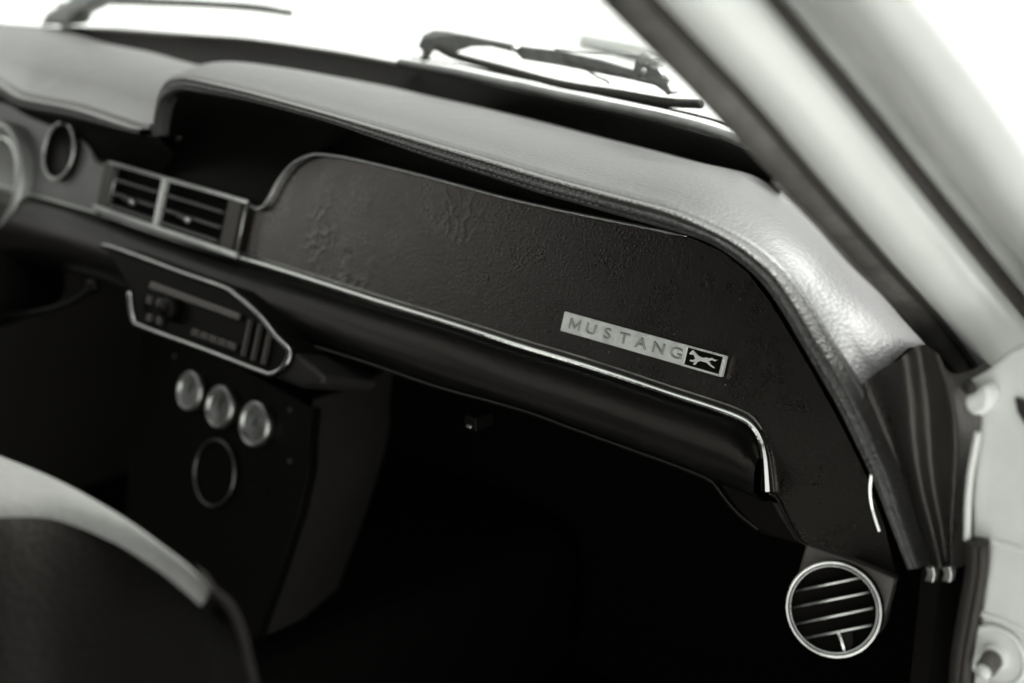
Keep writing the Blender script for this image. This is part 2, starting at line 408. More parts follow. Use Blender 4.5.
# lower rolled panel under the chrome trim
lt_px = [(-60, 172), (40, 200), (97, 215), (170, 240), (240, 263), (300, 281), (370, 303), (437, 323), (520, 350), (570, 365), (620, 381), (670, 398), (710, 411), (735, 420), (748, 428), (757, 440), (761, 455)]
l1_px = [(-60, 190), (40, 214), (97, 229), (170, 253), (240, 277), (300, 296), (370, 319), (437, 340), (520, 370), (570, 386), (620, 402), (670, 420), (706, 433), (728, 440), (741, 446), (752, 453), (757, 462)]
l2_px = [(-60, 222), (40, 240), (97, 254), (170, 281), (240, 306), (300, 325), (370, 349), (437, 373), (520, 398), (570, 415), (620, 432), (670, 450), (695, 460), (712, 465), (729, 469), (744, 473), (753, 479)]
l3_px = [(-60, 250), (40, 262), (97, 276), (170, 306), (240, 330), (300, 340), (370, 362), (437, 385), (520, 408), (570, 426), (620, 444), (670, 462), (698, 473), (716, 481), (732, 487), (746, 492), (756, 497)]
NL = 120
r0 = catmull(pts(lt_px, PF(.001)), NL)
LP = [(l1_px, PY(-.022)), (l2_px, PY(-.034)), (l3_px, PY(-.028))]
rws = [r0, [p + V((0, -.008, -.0005)) for p in r0]] + [catmull(pts(a, b), NL) for a, b in LP]
last = rws[-1]
rws += [[p + V((0, .012, -.006)) for p in last], [p + V((0, .05, -.012)) for p in last], [p + V((0, .25, .02)) for p in last]]
cols = [catmull([r[j] for r in rws], 26) for j in range(NL)]
link('lower_panel', loft(cols, raw=True), M['lower'], dash, smooth=True)
cr_px = [(262, 330), (300, 342), (370, 364), (437, 387), (520, 410), (570, 428), (620, 446), (670, 464), (698, 475), (713, 483), (722, 495), (738, 514), (758, 530)]
link('lower_bead', sweep(pts(cr_px, PY(-.031)), .0010, 8, n=100), M['lower'], dash)
# filler behind the corner of the trim, down to the round vent
link('corner_panel', prism(pts([(757, 440), (770, 490), (786, 518), (806, 548), (760, 535), (738, 514), (716, 482)], PY(.0)), V((0, -1, 0)), .05), M['lower'], dash, bevel=.003)
# glove box latch
lc = on(479, 420, PY(-.02))
lk = link('latch', box(lc, X, Y, Z, .005, .008, .0045), M['black'], dash, bevel=.001)
link('latch_button', box(lc + V((.000, -.0085, -.002)), X, Y, Z, .0018, .001, .0008), M['steel'], lk, bevel=.0005)

# centre vent
def P2(u, v, o=0):   # vent local: u 0..1 left-right, v 0..1 top-bottom
    tl, tr, bl, br = (on(109, 163, PF(o)), on(247, 203, PF(o)), on(99, 207, PF(o)), on(237, 254, PF(o)))
    return tl.lerp(tr, u).lerp(bl.lerp(br, u), v)
link('vent_housing', prism([P2(0, 0, .002), P2(1, 0, .002), P2(1, 1, .002), P2(0, 1, .002)], FN, .001), M['void'], dash)
chk = mat('vent_cheek', .04, .45)
for q0, q1, hh in ((0, .09, .0195), (.90, 1, .021)):
    link('vent_cheek', box((P2(q0, .5, .004) + P2(q1, .5, .004)) / 2, X, FU, FN, .0085, hh, .004), chk, dash, bevel=.0008)
for v, r in ((-.02, .0017), (1.03, .0024)):
    link('chrome_bar', sweep([P2(-.03 if v > .5 else 0, v, .0115), P2(1.0, v, .0115)], r, 10), M['badge'], dash, smooth=True)
link('chrome_divider', box((P2(.455, 0, .010) + P2(.43, 1, .010)) / 2, X, FU, FN, .0026, .0205, .0025), M['badge'], dash, bevel=.0009)
link('chrome_edge', sweep([P2(1.0, 0, .008), P2(.995, 1, .008)], .0009, 8), M['steel'], dash, smooth=True)
link('chrome_edge', sweep([P2(.075, 0, .007), P2(.07, 1, .007)], .0009, 8), M['steel'], dash, smooth=True)
for (u0, u1) in ((.10, .43), (.48, .88)):
    for v in (.30, .60, .88):
        a, b = P2(u0, v, .006), P2(u1, v, .006)
        link('vent_slat', box((a + b) / 2, (b - a).normalized(), FU, FN, (b - a).length / 2, .0011, .004), mat('slat_grey', .11, .4) if 'slat_grey' not in bpy.data.materials else bpy.data.materials['slat_grey'], dash, bevel=.0006)
    cc = P2(u0 + (u1 - u0) * .42, .66, .012)
    tb = link('vent_tab', sweep([cc - X * .014 + FU * .002, cc], .002, 8), bpy.data.materials['slat_grey'], dash, smooth=True)
    link('tab_knob', lathe(cc, V((.3, -1, 0)), [(.001, -.003), (.0026, -.002), (.003, 0), (.0022, .002), (.0005, .003)], 16), M['steel'], tb, smooth=True)

# name badge
bA = on(563, 321, PF(.003)); bB = on(724.5, 366.5, PF(.003))
bu = (bB - bA).normalized(); bn = FN; bv = bn.cross(bu); W = (bB - bA).length; H = .0118
if bv.z < 0: bv = -bv
bc = (bA + bB) / 2
badge = link('name_badge', box(bc - bn * .0005, bu, bv, bn, W / 2, H / 2, .0012), M['badge'], dash, bevel=.0004)
# dark emblem field and the chrome rim around it
fieldc = bA + bu * (W * .885)
link('emblem_field', box(fieldc + bn * .0009, bu, bv, bn, W * .098, H * .40, .0002), M['void'], badge)
rimw = .0005
rm = [box(fieldc + bv * H * .46 * s + bn * .0010, bu, bv, bn, W * .112, rimw, .0005) for s in (-1, 1)] + [box(fieldc + bu * W * .107 * s + bn * .0010, bu, bv, bn, rimw, H * .49, .0005) for s in (-1, 1)]
link('emblem_rim', join(rm), M['badge'], badge, bevel=.0001)
# running horse on three small bars
hs = [(-1.0, .22), (-.92, .44), (-.80, .66), (-.72, .56), (-.56, .44), (-.36, .28), (-.02, .20), (.22, .32), (.40, .30), (.62, .42), (.84, .34), (1.0, .38), (.86, .20), (.64, .24), (.46, .08),
      (.62, -.14), (.90, -.30), (.94, -.42), (.66, -.32), (.36, -.12), (.10, -.12), (-.16, -.12), (-.34, -.30), (-.44, -.58), (-.56, -.60), (-.48, -.28), (-.66, -.40), (-.86, -.36), (-.84, -.26), (-.64, -.22), (-.50, -.06), (-.60, .12), (-.72, .30), (-.86, .20)]
hp3 = [fieldc + bu * (x * W * .078) + bv * (y * H * .52 + H * .02) + bn * .0022 for x, y in hs]
link('horse_emblem', prism(hp3, bn, .0009), mat('emblem_white', .8, .4, .2), badge)
ltr = mat('letter_grey', .42, .40, .5, mottle=.1)
word = 'MUSTANG'
x0 = .055; step = .1065
shadow_m = mat('letter_shadow', .05, .5, .3)  # dark offset copy under each letter, painted as its shadow
def glyph(ch, off, ext, bev):
    if ch == 'M':
        k = off * 1.0
        o = [(-.36 - k, -k), (-.36 - k, .7 + k), (-.26, .7 + k), (0, .24 + k), (.26, .7 + k), (.36 + k, .7 + k), (.36 + k, -k), (.28 - k, -k), (.28 - k, .50 - k), (.02 + k, .06 - k), (-.02 - k, .06 - k), (-.28 + k, .50 - k), (-.28 + k, -k)]
        return prism([V((x, y, ext)) for x, y in o], Z, ext * 2)
    cu = bpy.data.curves.new('t', 'FONT'); cu.body = ch; cu.size = 1; cu.extrude = ext; cu.bevel_depth = bev; cu.bevel_resolution = 1; cu.offset = off
    cu.align_x = 'CENTER'
    to = bpy.data.objects.new('t', cu); COL.objects.link(to)
    dg = bpy.context.evaluated_depsgraph_get(); me = bpy.data.meshes.new_from_object(to.evaluated_get(dg))
    bpy.data.objects.remove(to); return me
def place(me, c, sx, sy):
    me.transform(Matrix(((bu.x * sx, bv.x * sy, bn.x * .009, c.x), (bu.y * sx, bv.y * sy, bn.y * .009, c.y), (bu.z * sx, bv.z * sy, bn.z * .009, c.z), (0, 0, 0, 1)))); return me
for i, ch in enumerate(word):
    sx = .0118 if ch == 'M' else .0124; sy = .0086
    c = bA + bu * W * (x0 + .035 + step * i) - bv * (.0086 * .35)
    lo = link('badge_letter', place(glyph(ch, 0 if ch == 'M' else -.008, .03, .004 if ch == 'M' else .010), c + bn * .00125, sx, sy), ltr, badge)
    link('letter_shadow', place(glyph(ch, .002 if ch == 'M' else .012, .004, 0), c + bn * .00078 - bu * .0002 + bv * .00025, sx, sy), shadow_m, badge)
# lint and dust specks on the leather
sp = []
for x, y in [(470, 209), (474, 212), (462, 216), (667, 338), (676, 341), (672, 336), (655, 352), (700, 262), (712, 268), (690, 256), (740, 300), (610, 352), (590, 345), (630, 366), (640, 358), (560, 332), (725, 385), (690, 372), (480, 205), (835, 456), (842, 470), (430, 230)]:
    p = on(x + random.uniform(-2, 2), y + random.uniform(-2, 2), PF(.0003)); sp.append(box(p, X, FU, FN, random.uniform(.0002, .0006), random.uniform(.0002, .0005), .0002))
o = link('dust_specks', join(sp), mat('dust', .10, .9), dash); o['kind'] = 'stuff'

# ================================================================== RADIO
rad = thing('car_radio', 'black car radio in rounded chrome surround below the centre vents', 'radio', on(205, 325, PY(-.03)))
GP = PF(.035)
rf_px = [(130, 292), (131, 306), (134, 320), (143, 327), (205, 350), (262, 372), (273, 374), (283, 368), (290, 355), (288, 348), (276, 336), (262, 318), (246, 303), (237, 296), (225, 288), (180, 272), (140, 257), (112, 247), (103, 246)]
rfp = [on(x, y, PF(.048)) for x, y in rf_px]
link('chrome_surround', sweep(rfp, .0026, 10, n=150, up=FN), mat('worn_chrome', .26, .22, 1.0, mottle=.3, mscale=30), rad, smooth=True)
inner = rf_px[:]
link('faceplate', prism([on(x, y, PF(.040)) for x, y in inner], FN, .05), M['black'], rad, bevel=.002)
link('housing_wing', prism([on(x, y, PF(.036)) for x, y in [(290, 350), (305, 360), (324, 376), (320, 386), (300, 388), (274, 378), (262, 372), (270, 340)]], FN, .05), mat('housing_grey', .014, .5, spec=.25), rad, bevel=.006, seg=4)
link('display', prism([on(x, y, PF(.044)) for x, y in [(150, 281), (238, 313), (236, 320), (148, 288)]], FN, .004), mat('display_grey', .09, .35), rad, bevel=.001)
for x in (150, 160): 
    for y in (300, 318): link('button', box(on(x, y + (x - 150) * .3, PF(.042)), X, FU, FN, .003, .003, .002), mat('button_grey', .05, .4) if 'button_grey' not in bpy.data.materials else bpy.data.materials['button_grey'], rad, bevel=.0008)
kb = link('knob', lathe(on(175, 310, PF(.040)), FN, [(.009, 0), (.0085, .008), (.007, .010), (.001, .010)], 32), M['black'], rad, smooth=True)
link('knob_cap', lathe(on(175, 310, PF(.040)), FN, [(.005, .0095), (.004, .0112), (.0005, .0112)], 24), M['black'], kb, smooth=True)
for k in range(5):
    x = 196 + k * 9
    link('button', box(on(x, 333 + (x - 196) * .36, PF(.042)), X, FU, FN, .0045, .0025, .0015), bpy.data.materials['button_grey'], rad, bevel=.0006)
for k in range(3):
    x = 247 + k * 10
    link('grille_bar', box(on(x, 338 + k * 4, PF(.042)), X, FU, FN, .0012, .013, .002), bpy.data.materials['button_grey'], rad, bevel=.0006)

# ================================================================== GAUGE CONSOLE
con = thing('gauge_console', 'black console under the radio with three small round gauges and a ring', 'console', on(218, 473, PY(.05)))
CN = (V((0, .03, .66)), FN)
CNb = (V((0, .0305, .66)) - FN * .001, FN)
con_px = [(140, 330), (200, 345), (312, 408), (309, 440), (308, 470), (298, 515), (280, 570), (255, 640), (120, 600), (130, 450)]
link('front_panel', prism(pts(con_px, CN), FN, .01), M['black'], con, bevel=.001)
side_a = pts([(313, 400), (309, 440), (308, 470), (298, 515), (280, 570), (255, 640)], CNb)
link('side_panel', loft([side_a, [p + V((-.004, .05, -.003)) for p in side_a], [p + V((-.02, .10, 0)) for p in side_a]], 40), M['wall'], con, smooth=True)
def zx(px, py, r):
    c = on(px, py, CN); return c
for px, py, R in ((195, 391, .0172), (225, 407, .018), (260, 424, .0187)):
    c = on(px, py, CN); A = FN
    g = link('gauge', lathe(c, A, [(R, 0), (R, .006), (R * .9, .008), (R * .82, .0065), (R * .80, .004), (.0005, .004)], 40), M['steel'], con, smooth=True)
    link('dial', lathe(c, A, [(R * .79, .004), (R * .79, .0052), (.0005, .0052)], 40), M['dial'], g)
    link('needle', box(c + A * .0058 + V((.002, 0, .003)), V((.55, 0, .83)), V((.83, 0, -.55)), A, R * .4, .0006, .0003), M['void'], g)
cr = on(218, 473, CN)
rg = link('ring_trim', ring(cr + FN * .004, FN, .0275, .0011), mat('dull_ring', .22, .35, 1.0), con, smooth=True)
link('ring_centre', lathe(cr, FN, [(.0275, 0), (.0275, .002), (.0005, .002)], 40), M['void'], con)
for px, py in ((175, 356), (290, 410), (290, 461), (251, 481), (246, 500), (268, 490), (263, 508)):
    link('screw', lathe(on(px, py, CN), FN, [(.0019, 0), (.0017, .0012), (.0005, .0018)], 12), mat('screw_grey', .12, .4, .8) if py < 470 else M['black'], con, smooth=True)
for px, py in ((120, 296), (98, 290)): pass

# ================================================================== STEERING COLUMN LEVER
st = thing('steering_column', 'dark steering column end with a small stalk at the left edge', 'steering column', on(20, 300, PY(-.02)))
link('column_shroud', sweep([on(-60, 300, PY(-.1)), on(-10, 290, PY(-.05)), on(30, 280, PY(.02))], .035, 24, n=20), M['lower'], st, smooth=True)
stalk = link('stalk', sweep([on(-10, 318, PY(-.06)), on(40, 312, PY(-.05)), on(72, 302, PY(-.05)), on(92, 288, PY(-.05))], .003, 10, n=30), M['lower'], st, smooth=True)
link('stalk_tip', lathe(on(94, 286, PY(-.05)), V((.5, -.5, .5)), [(.001, -.006), (.005, -.004), (.006, 0), (.005, .004), (.001, .006)], 20), M['black'], stalk, smooth=True)

# ================================================================== ROUND VENT
vy = -.060
vc = on(834, 609, PY(vy)); A = (V((0, -1, 0)) * .35 + (CAM - vc).normalized() * .65).normalized(); R = .0228
rv = thing('round_air_vent', 'round chrome-ringed air vent with angled slats at the dash end', 'air vent', vc)
VP = (vc, A)
def VO(o): return (vc + A * o, A)
br = pts([(806, 545), (850, 560), (895, 578), (889, 602), (880, 632), (850, 640), (800, 600), (796, 580)], VO(-.006))
link('mounting_bracket', prism(br, A, .012), mat('bracket_grey', .055, .42, .2, mottle=.2, mscale=50), rv, bevel=.0010)
link('vent_barrel', lathe(vc, A, [(R * .97, -.03), (R, -.004), (R, .0), (R * .985, .002), (R * .93, .002), (R * .91, -.0028), (R * .88, -.0042), (.0005, -.0042)], 64), M['void'], rv, smooth=True)
link('chrome_ring', ring(vc + A * .0022, A, R * .975, .00065), M['chrome'], rv, smooth=True)
link('inner_ring', ring(vc + A * .0020, A, R * .905, .00025), M['steel'], rv, smooth=True)
for a, b in (((793, 591.5), (861, 577.5)), ((791, 608), (870, 592)), ((794, 624.5), (873, 608)), ((804, 638.5), (872, 625))):
    pa, pb = on(a[0], a[1], VO(0)), on(b[0], b[1], VO(0))
    t = (pb - pa).normalized(); nn = A.cross(t).normalized()
    sl = link('vent_slat', box((pa + pb) / 2 - A * .0018, t, A, nn, (pb - pa).length / 2 - .0005, .0016, .0004), M['void'], rv)
    link('slat_edge', sweep([pa, pb], .00055, 8), M['steel'], sl, smooth=True)
pa, pb = on(838, 631, VO(.001)), on(845, 652, VO(.001))
link('lever', sweep([pa, pb], .0009, 8), M['chrome'], rv, smooth=True)
link('lever_plate', prism(pts([(840, 631), (852, 630), (853, 645), (847, 652)], VO(-.001)), A, .002), M['black'], rv)

# ================================================================== SEAT
seat = thing('front_seat', 'dark vinyl front seat back with pale lit top edge, folded forward', 'seat', (.5, -.36, .55))
s_far = [(-120, 425), (-60, 436), (0, 456), (60, 481), (120, 515), (170, 551), (192, 569), (211, 590)]
s_near = [(-120, 500), (-60, 500), (0, 505), (60, 507), (120, 529), (165, 556), (190, 575), (210, 592)]
sf = catmull(pts(s_far, PZ(.816)), 60); sn = catmull(pts(s_near, PZ(.815)), 60)
def dep(p): return -(CRI @ (p - CAM)).z
def ond(px, py, d): return CAM + ray(px, py) * d
fr0 = [p + V((-.006, .004, -.010)) for p in sf]
link('seat_top', loft([[p + V((-.02, .008, -.12)) for p in sf], fr0, sf, lerprow(sf, sn, .3, .001), lerprow(sf, sn, .7, .001), sn, [p + V((0, -.004, -.004)) for p in sn]], raw=True), mat('seat_sheen', .10, .5, bump=.2, bscale=300, mottle=.12, mscale=20), seat, smooth=True)  # paler than the seat vinyl: sky sheen painted into the top's colour
near2 = [p + V((0, -.004, -.004)) for p in sn]
cent = [(-120, 640), (-60, 650), (0, 660), (60, 670), (110, 680), (150, 700), (190, 720), (230, 740)]
def srow(px, k):
    n = len(px); return catmull([ond(x, y, dep(sn[min(59, int(59 * i / (n - 1)))]) * k) for i, (x, y) in enumerate(px)], 60)
r1 = srow([(-120, 530), (-60, 528), (0, 533), (60, 538), (120, 556), (165, 580), (205, 606), (232, 630)], .985)
r2 = srow([(-120, 600), (-60, 600), (0, 605), (60, 612), (120, 625), (165, 640), (210, 655), (243, 662)], .965)
r3 = srow([(-120, 820), (-60, 820), (0, 820), (60, 820), (120, 820), (170, 820), (220, 820), (262, 820)], .93)
link('seat_back', loft([near2, r1, r2, r3], raw=True), M['seatm'], seat, smooth=True)
pp = [ond(x, y, d) for x, y, d in [(212, 592, .506), (228, 606, .502), (240, 632, .498), (247, 662, .492), (254, 700, .485), (262, 820, .47)]]
link('piping', sweep(pp, .0022, 8, n=60), M['void'], seat, smooth=True)
link('seat_side', loft([catmull(pp, 40), [p + V((-.03, .012, -.004)) for p in catmull(pp, 40)], [p + V((-.12, .035, -.03)) for p in catmull(pp, 40)]], raw=True), M['void'], seat, smooth=True)

# ================================================================== WINDSHIELD PILLAR
pil = thing('windshield_pillar', 'pale painted windscreen pillar slanting across the top right corner', 'pillar', on(980, 390, PX(.70)))
def pl(px, x, ext=1.0):
    P = [on(a, b, PX(x)) for a, b in px]
    d = (P[0] - P[1]).normalized(); P = [P[0] + d * .35 * ext] + P
    return P
Lines = [
    ([(600, 0), (690, 90), (775, 180), (850, 257), (925, 341), (955, 382)], .655),
    ([(628, 0), (724, 100), (803, 190), (868, 258), (932, 332), (965, 380)], .662),
    ([(656, 0), (750, 100), (830, 195), (891, 265), (945, 325), (982, 375)], .668),
    ([(676, 0), (769, 100), (846, 190), (906, 262), (958, 322), (1000, 380)], .690),
    ([(750, 0), (828, 94), (903, 188), (960, 258), (1006, 316), (1045, 370)], .704),
    ([(764, 0), (842, 94), (917, 188), (972, 256), (1018, 312), (1060, 362)], .700),
]
rowsP = [catmull(pl(a, x), 60) for a, x in Lines]
link('inner_trim', loft([[p + V((-.012, .03, 0)) for p in rowsP[0]]] + rowsP[:3], raw=True), M['trim'], pil, smooth=True)
link('trim_seam', sweep([p + V((.002, -.002, 0)) for p in rowsP[2]], .0026, 10), M['rubber'], pil, smooth=True)
link('pillar_flange', loft([rowsP[2]] + rowsP[3:], raw=True), M['paint'], pil, smooth=True)
g = catmull(pl([(773, 0), (850, 92), (926, 188), (982, 256), (1030, 314), (1070, 362)], .694), 60)
link('weatherstrip', sweep(g, .0042, 12), M['rubber'], pil, smooth=True)
Out = [([(784, 0), (861, 93), (938, 188), (995, 258), (1042, 316), (1085, 366)], .698), ([(812, 0), (890, 93), (962, 188), (1020, 258), (1070, 318), (1110, 366)], .712),
       ([(826, 0), (902, 94), (972, 188), (1030, 260), (1080, 320), (1120, 366)], .722), ([(850, 0), (926, 94), (994, 188), (1050, 260), (1100, 320), (1140, 366)], .742), ([(900, 0), (976, 94), (1040, 188), (1100, 262), (1150, 320), (1190, 366)], .752),
       ([(931, 0), (999, 94), (1064, 188), (1130, 264), (1180, 320), (1220, 366)], .748)]
ro = [catmull(pl(a, x), 60) for a, x in Out]
ro.append([p + V((-.02, .03, .0)) for p in ro[-1]])
link('drip_channel', loft([ro[0], lerprow(ro[0], ro[1], .5, -.002), ro[1]], raw=True), mat('channel_grey', .22, .5, bump=.2, bscale=120, mottle=.25, mscale=18), pil, smooth=True)
link('outer_pillar', loft(ro[1:], raw=True), mat('shaded_paint', .40, .4, bump=.05, bscale=60, mottle=.08, mscale=12), pil, smooth=True)  # body paint darkened in colour to hold back the bright sky light
# edge strip between pad and pillar
es = [on(x, y, PX(.652)) for x, y in [(775, 181), (815, 221), (850, 260), (885, 294), (905, 317), (930, 345), (948, 368), (958, 381), (962, 390)]]
link('edge_strip', sweep(es, .0016, 8, n=60), M['trim'], pil, smooth=True)
link('edge_bead', sweep([on(x, y, PX(.660)) for x, y in [(840, 215), (870, 247), (895, 275), (925, 305), (955, 345), (975, 372), (984, 385)]], .0022, 8, n=50), M['rubber'], pil, smooth=True)

# ================================================================== DOOR JAMB
jam = thing('door_jamb', 'pale painted metal door jamb with bump stop beside the round vent', 'door jamb', on(1000, 560, PY(-.05)))
jp = [(965, 383), (985, 372), (1010, 350), (1060, 330), (1250, 320), (1250, 800), (965, 800), (972, 683), (981, 610), (988, 548), (972, 540), (971, 500), (975, 450), (980, 420), (974, 402)]
link('jamb_panel', prism(pts(jp, PY(-.050)), V((0, -1, 0)), .02), M['jamb'], jam, bevel=.002, seg=3)
link('bright_strip', sweep(pts([(978, 432), (975, 448), (971, 470), (968, 500), (967, 540)], PY(-.056)), .0017, 8, n=30), M['paint'], jam, smooth=True)
ws = pts([(978, 541), (977, 570), (970, 610), (963, 650), (960, 683), (956, 780)], PY(-.056))
link('door_seal', sweep(ws, .0050, 12, n=50), M['rubber'], jam, smooth=True)
link('door_seal', sweep([p + V((.0035, -.003, 0)) for p in ws], .0022, 12, n=50), M['rubber'], jam, smooth=True)
# pressed ribs and folds of the jamb
link('notch', prism(pts([(1014, 398), (1022, 400), (1034, 410), (1034, 430), (1024, 424), (1017, 412)], PY(-.052)), V((0, -1, 0)), .003), M['rubber'], jam, bevel=.0005)
link('pressed_edge', sweep(pts([(990, 540), (1010, 546), (1040, 556), (1100, 570)], PY(-.050)), .0018, 12, n=30), M['jamb'], jam, smooth=True)
link('pressed_edge', sweep(pts([(976, 612), (990, 616), (1010, 624), (1035, 640), (1060, 670)], PY(-.050)), .0016, 12, n=30), M['jamb'], jam, smooth=True)
bc_ = on(996, 656, PY(-.051)); A2 = V((0, -1, 0))
bs = link('bump_stop', lathe(bc_, A2, [(.0150, 0), (.0148, .0010), (.0138, .0014), (.0128, .0012), (.0124, .0004), (.006, .0004), (.0058, .003), (.0005, .003)], 48), M['jamb'], jam, smooth=False, bevel=.0004)
link('stud', sweep([bc_ + V((0, -.001, 0)), bc_ + V((-.000, -.010, -.003))], .0046, 20), M['trim'], bs, smooth=True, bevel=.001)
link('stud_tip', sweep([bc_ + V((0, -.010, -.003)), bc_ + V((0, -.0125, -.0037))], .0036, 20), M['paint'], bs, smooth=True)
# bracket at the corner
link('corner_bracket', prism(pts([(962, 398), (974, 392), (984, 384), (992, 396), (988, 412), (976, 418), (965, 412)], PY(-.060)), A2, .01), M['jamb'], jam, bevel=.003, seg=3)
link('corner_plug', lathe(on(969, 387, PY(-.058)), A2, [(.0036, 0), (.0032, .001), (.0005, .0012)], 16), M['rubber'], jam, smooth=True)

# ================================================================== WIPERS
def flat_on(px, zf):   # points over the cowl, on a surface whose height we know
    return [on(x, y, zf) for x, y in px]
wp = (V((0, .235, .9)), V((-.22, -1, 0.0)).normalized())
wip = thing('wiper', 'worn metal wiper resting on the glass edge, near the pillar', 'wiper', on(650, 85, wp), group='windscreen wipers')
link('rubber_blade', sweep(pts([(437, 47), (455, 56), (500, 68), (560, 84), (620, 94), (665, 102), (701, 104)], wp), .0034, 8, n=50), M['rubber'], wip, smooth=True)
nW = wp[1]
link('arm', prism(pts([(417, 46), (423, 34), (433, 30), (445, 31), (480, 38), (520, 46), (560, 51), (600, 60), (640, 72), (638, 80), (600, 74), (560, 66), (535, 62), (522, 60), (515, 53), (490, 47), (470, 47), (455, 52), (450, 55), (438, 49), (430, 52), (424, 62), (419, 60), (422, 52)], wp), nW, .004), M['wiper'], wip, bevel=.0006)
link('bridge', prism(pts([(562, 58), (585, 60), (620, 72), (640, 78), (668, 86), (672, 92), (665, 93), (655, 86), (630, 80), (600, 74), (566, 64)], wp), nW, .006), M['wiper'], wip, bevel=.0006)
link('pivot', prism([p - nW * -.004 for p in pts([(637, 72), (641, 54), (648, 52), (656, 57), (654, 66), (662, 68), (668, 76), (676, 92), (671, 95), (664, 84), (652, 80)], wp)], nW, .008), M['wiper'], wip, bevel=.0008)
link('spring', sweep(pts([(640, 56), (620, 54), (590, 53), (555, 49)], wp), .0008, 6, n=20), M['wiper'], wip, smooth=True)
link('clip', sweep(pts([(584, 68), (596, 76), (607, 81), (609, 84)], wp), .0010, 6, n=14), M['rubber'], wip, smooth=True)
for q in ((519, 48), (649, 71), (670, 77)):
    link('rivet', lathe(on(q[0], q[1], wp) + nW * .001, nW, [(.0028, 0), (.0026, .004), (.0005, .0045)], 14), M['steel'], wip, smooth=True)
wp2 = (V((0, .24, .9)), V((0, -1, 0)))
wi2 = thing('wiper', 'far blurred wiper lying at the top left behind the hood of the dash', 'wiper', on(200, 5, wp2), group='windscreen wipers')
link('rubber_blade', sweep(pts([(60, 6), (110, 2), (160, 3), (210, 5), (250, 8), (291, 13)], wp2), .0044, 8, n=40, taper=lambda t: 1 - .3 * t), M['rubber'], wi2, smooth=True)
link('arm', sweep(pts([(-20, -22), (60, -6), (140, -1), (200, 2), (255, 6), (285, 11)], wp2), .0026, 8, n=40), M['wiper'], wi2, smooth=True)

# ================================================================== WINDSHIELD
wsh = thing('windshield', 'clear windscreen with dark gasket and bright lower moulding behind the dash pad', 'windscreen', (0.3, .2, .88))
g_low = [p + V((0, .004, -.004)) for p in catmull(pts([(60, 31), (105, 43), (150, 52)], PZ(.888)) + [p for p, q in zip(rear, rear_px) if 190 < q[0] <= 780], 80)]
gu_px = [(60, 30), (105, 32.5), (150, 36), (200, 39), (250, 43), (330, 55), (400, 68), (450, 78), (500, 90), (550, 101), (600, 112), (660, 126), (710, 140), (745, 152), (790, 178)]
gu = catmull([on(x, y, PZ(.888)) for x, y in gu_px], 80)
link('gasket', loft([g_low, lerprow(g_low, gu, .5, -.006), gu, [p + V((0, .004, .003)) for p in gu]], raw=True), M['gasket'], wsh, smooth=True)
# driver side of the gasket
g2l = catmull([p + V((0, .003, -.004)) for p in pts(hrear_px[:-1], PZ(.892))], 40)
g2u = catmull([on(x, y, PZ(.893)) for x, y in [(-120, 9), (-60, 16), (0, 23), (40, 26), (75, 29), (105, 32), (150, 36), (200, 39), (250, 43)]], 40)
link('gasket_end', loft([g2l[:26], g2u[:26]], raw=True), M['gasket'], wsh, smooth=True)
sill_u = catmull([on(x, y, PZ(.893)) for x, y in [(60, 25), (105, 26), (150, 28.5), (200, 33), (250, 37), (330, 48), (400, 60), (450, 68), (500, 79), (550, 90), (600, 101), (660, 114), (710, 126), (750, 140), (790, 165)]], 80)
link('gasket_roll', loft([[p + V((0, .002, .002)) for p in gu], lerprow(gu, sill_u, .5, .002), [p + V((0, 0, -.002)) for p in sill_u]], raw=True), mat('roll_grey', .035, .6, spec=.3), wsh, smooth=True)
mo = pts([(400, 62), (450, 71), (500, 82), (550, 93), (600, 104), (660, 117), (710, 130), (748, 144)], PZ(.900))
link('bright_moulding', sweep(mo, .0034, 10, n=60), mat('moulding_metal', .22, .4, 1.0, mottle=.3, mscale=40), wsh, smooth=True)
link('moulding_seam', sweep([p + V((0, .012, .0035)) for p in mo], .0011, 8, n=60), M['rubber'], wsh, smooth=True)
link('moulding_clip', sweep(catmull(pts([(512, 84), (530, 88)], PZ(.898)), 4), .0034, 8), M['rubber'], wsh, smooth=True)
# glass: from the lower edge up and rearward at the pillar's rake
gm = bpy.data.materials.new('windscreen_glass'); gm.use_nodes = True; nt = gm.node_tree
nt.nodes.remove(nt.nodes['Principled BSDF'])
tr = nt.nodes.new('ShaderNodeBsdfTransparent'); tr.inputs[0].default_value = (.93, .95, .93, 1)
gl = nt.nodes.new('ShaderNodeBsdfGlossy'); gl.inputs['Roughness'].default_value = .02
fs = nt.nodes.new('ShaderNodeFresnel'); fs.inputs[0].default_value = 1.2
mx = nt.nodes.new('ShaderNodeMixShader'); nt.links.new(fs.outputs[0], mx.inputs[0]); nt.links.new(tr.outputs[0], mx.inputs[1]); nt.links.new(gl.outputs[0], mx.inputs[2])
nt.links.new(mx.outputs[0], nt.nodes['Material Output'].inputs[0])
base = catmull([V((-.68, -.02, .885)), V((-.5, .14, .888)), V((-.2, .235, .89)), V((.1, .265, .89)), V((.35, .215, .888)), V((.52, .12, .884)), V((.655, -.03, .875))], 60)
topg = catmull([V((-.60, -.50, 1.30)), V((-.4, -.44, 1.31)), V((0, -.41, 1.315)), V((.4, -.44, 1.31)), V((.60, -.50, 1.30))], 60)
link('glass', loft([base, lerprow(base, topg, .33, .012), lerprow(base, topg, .66, .012), topg], raw=True), gm, wsh, smooth=True)

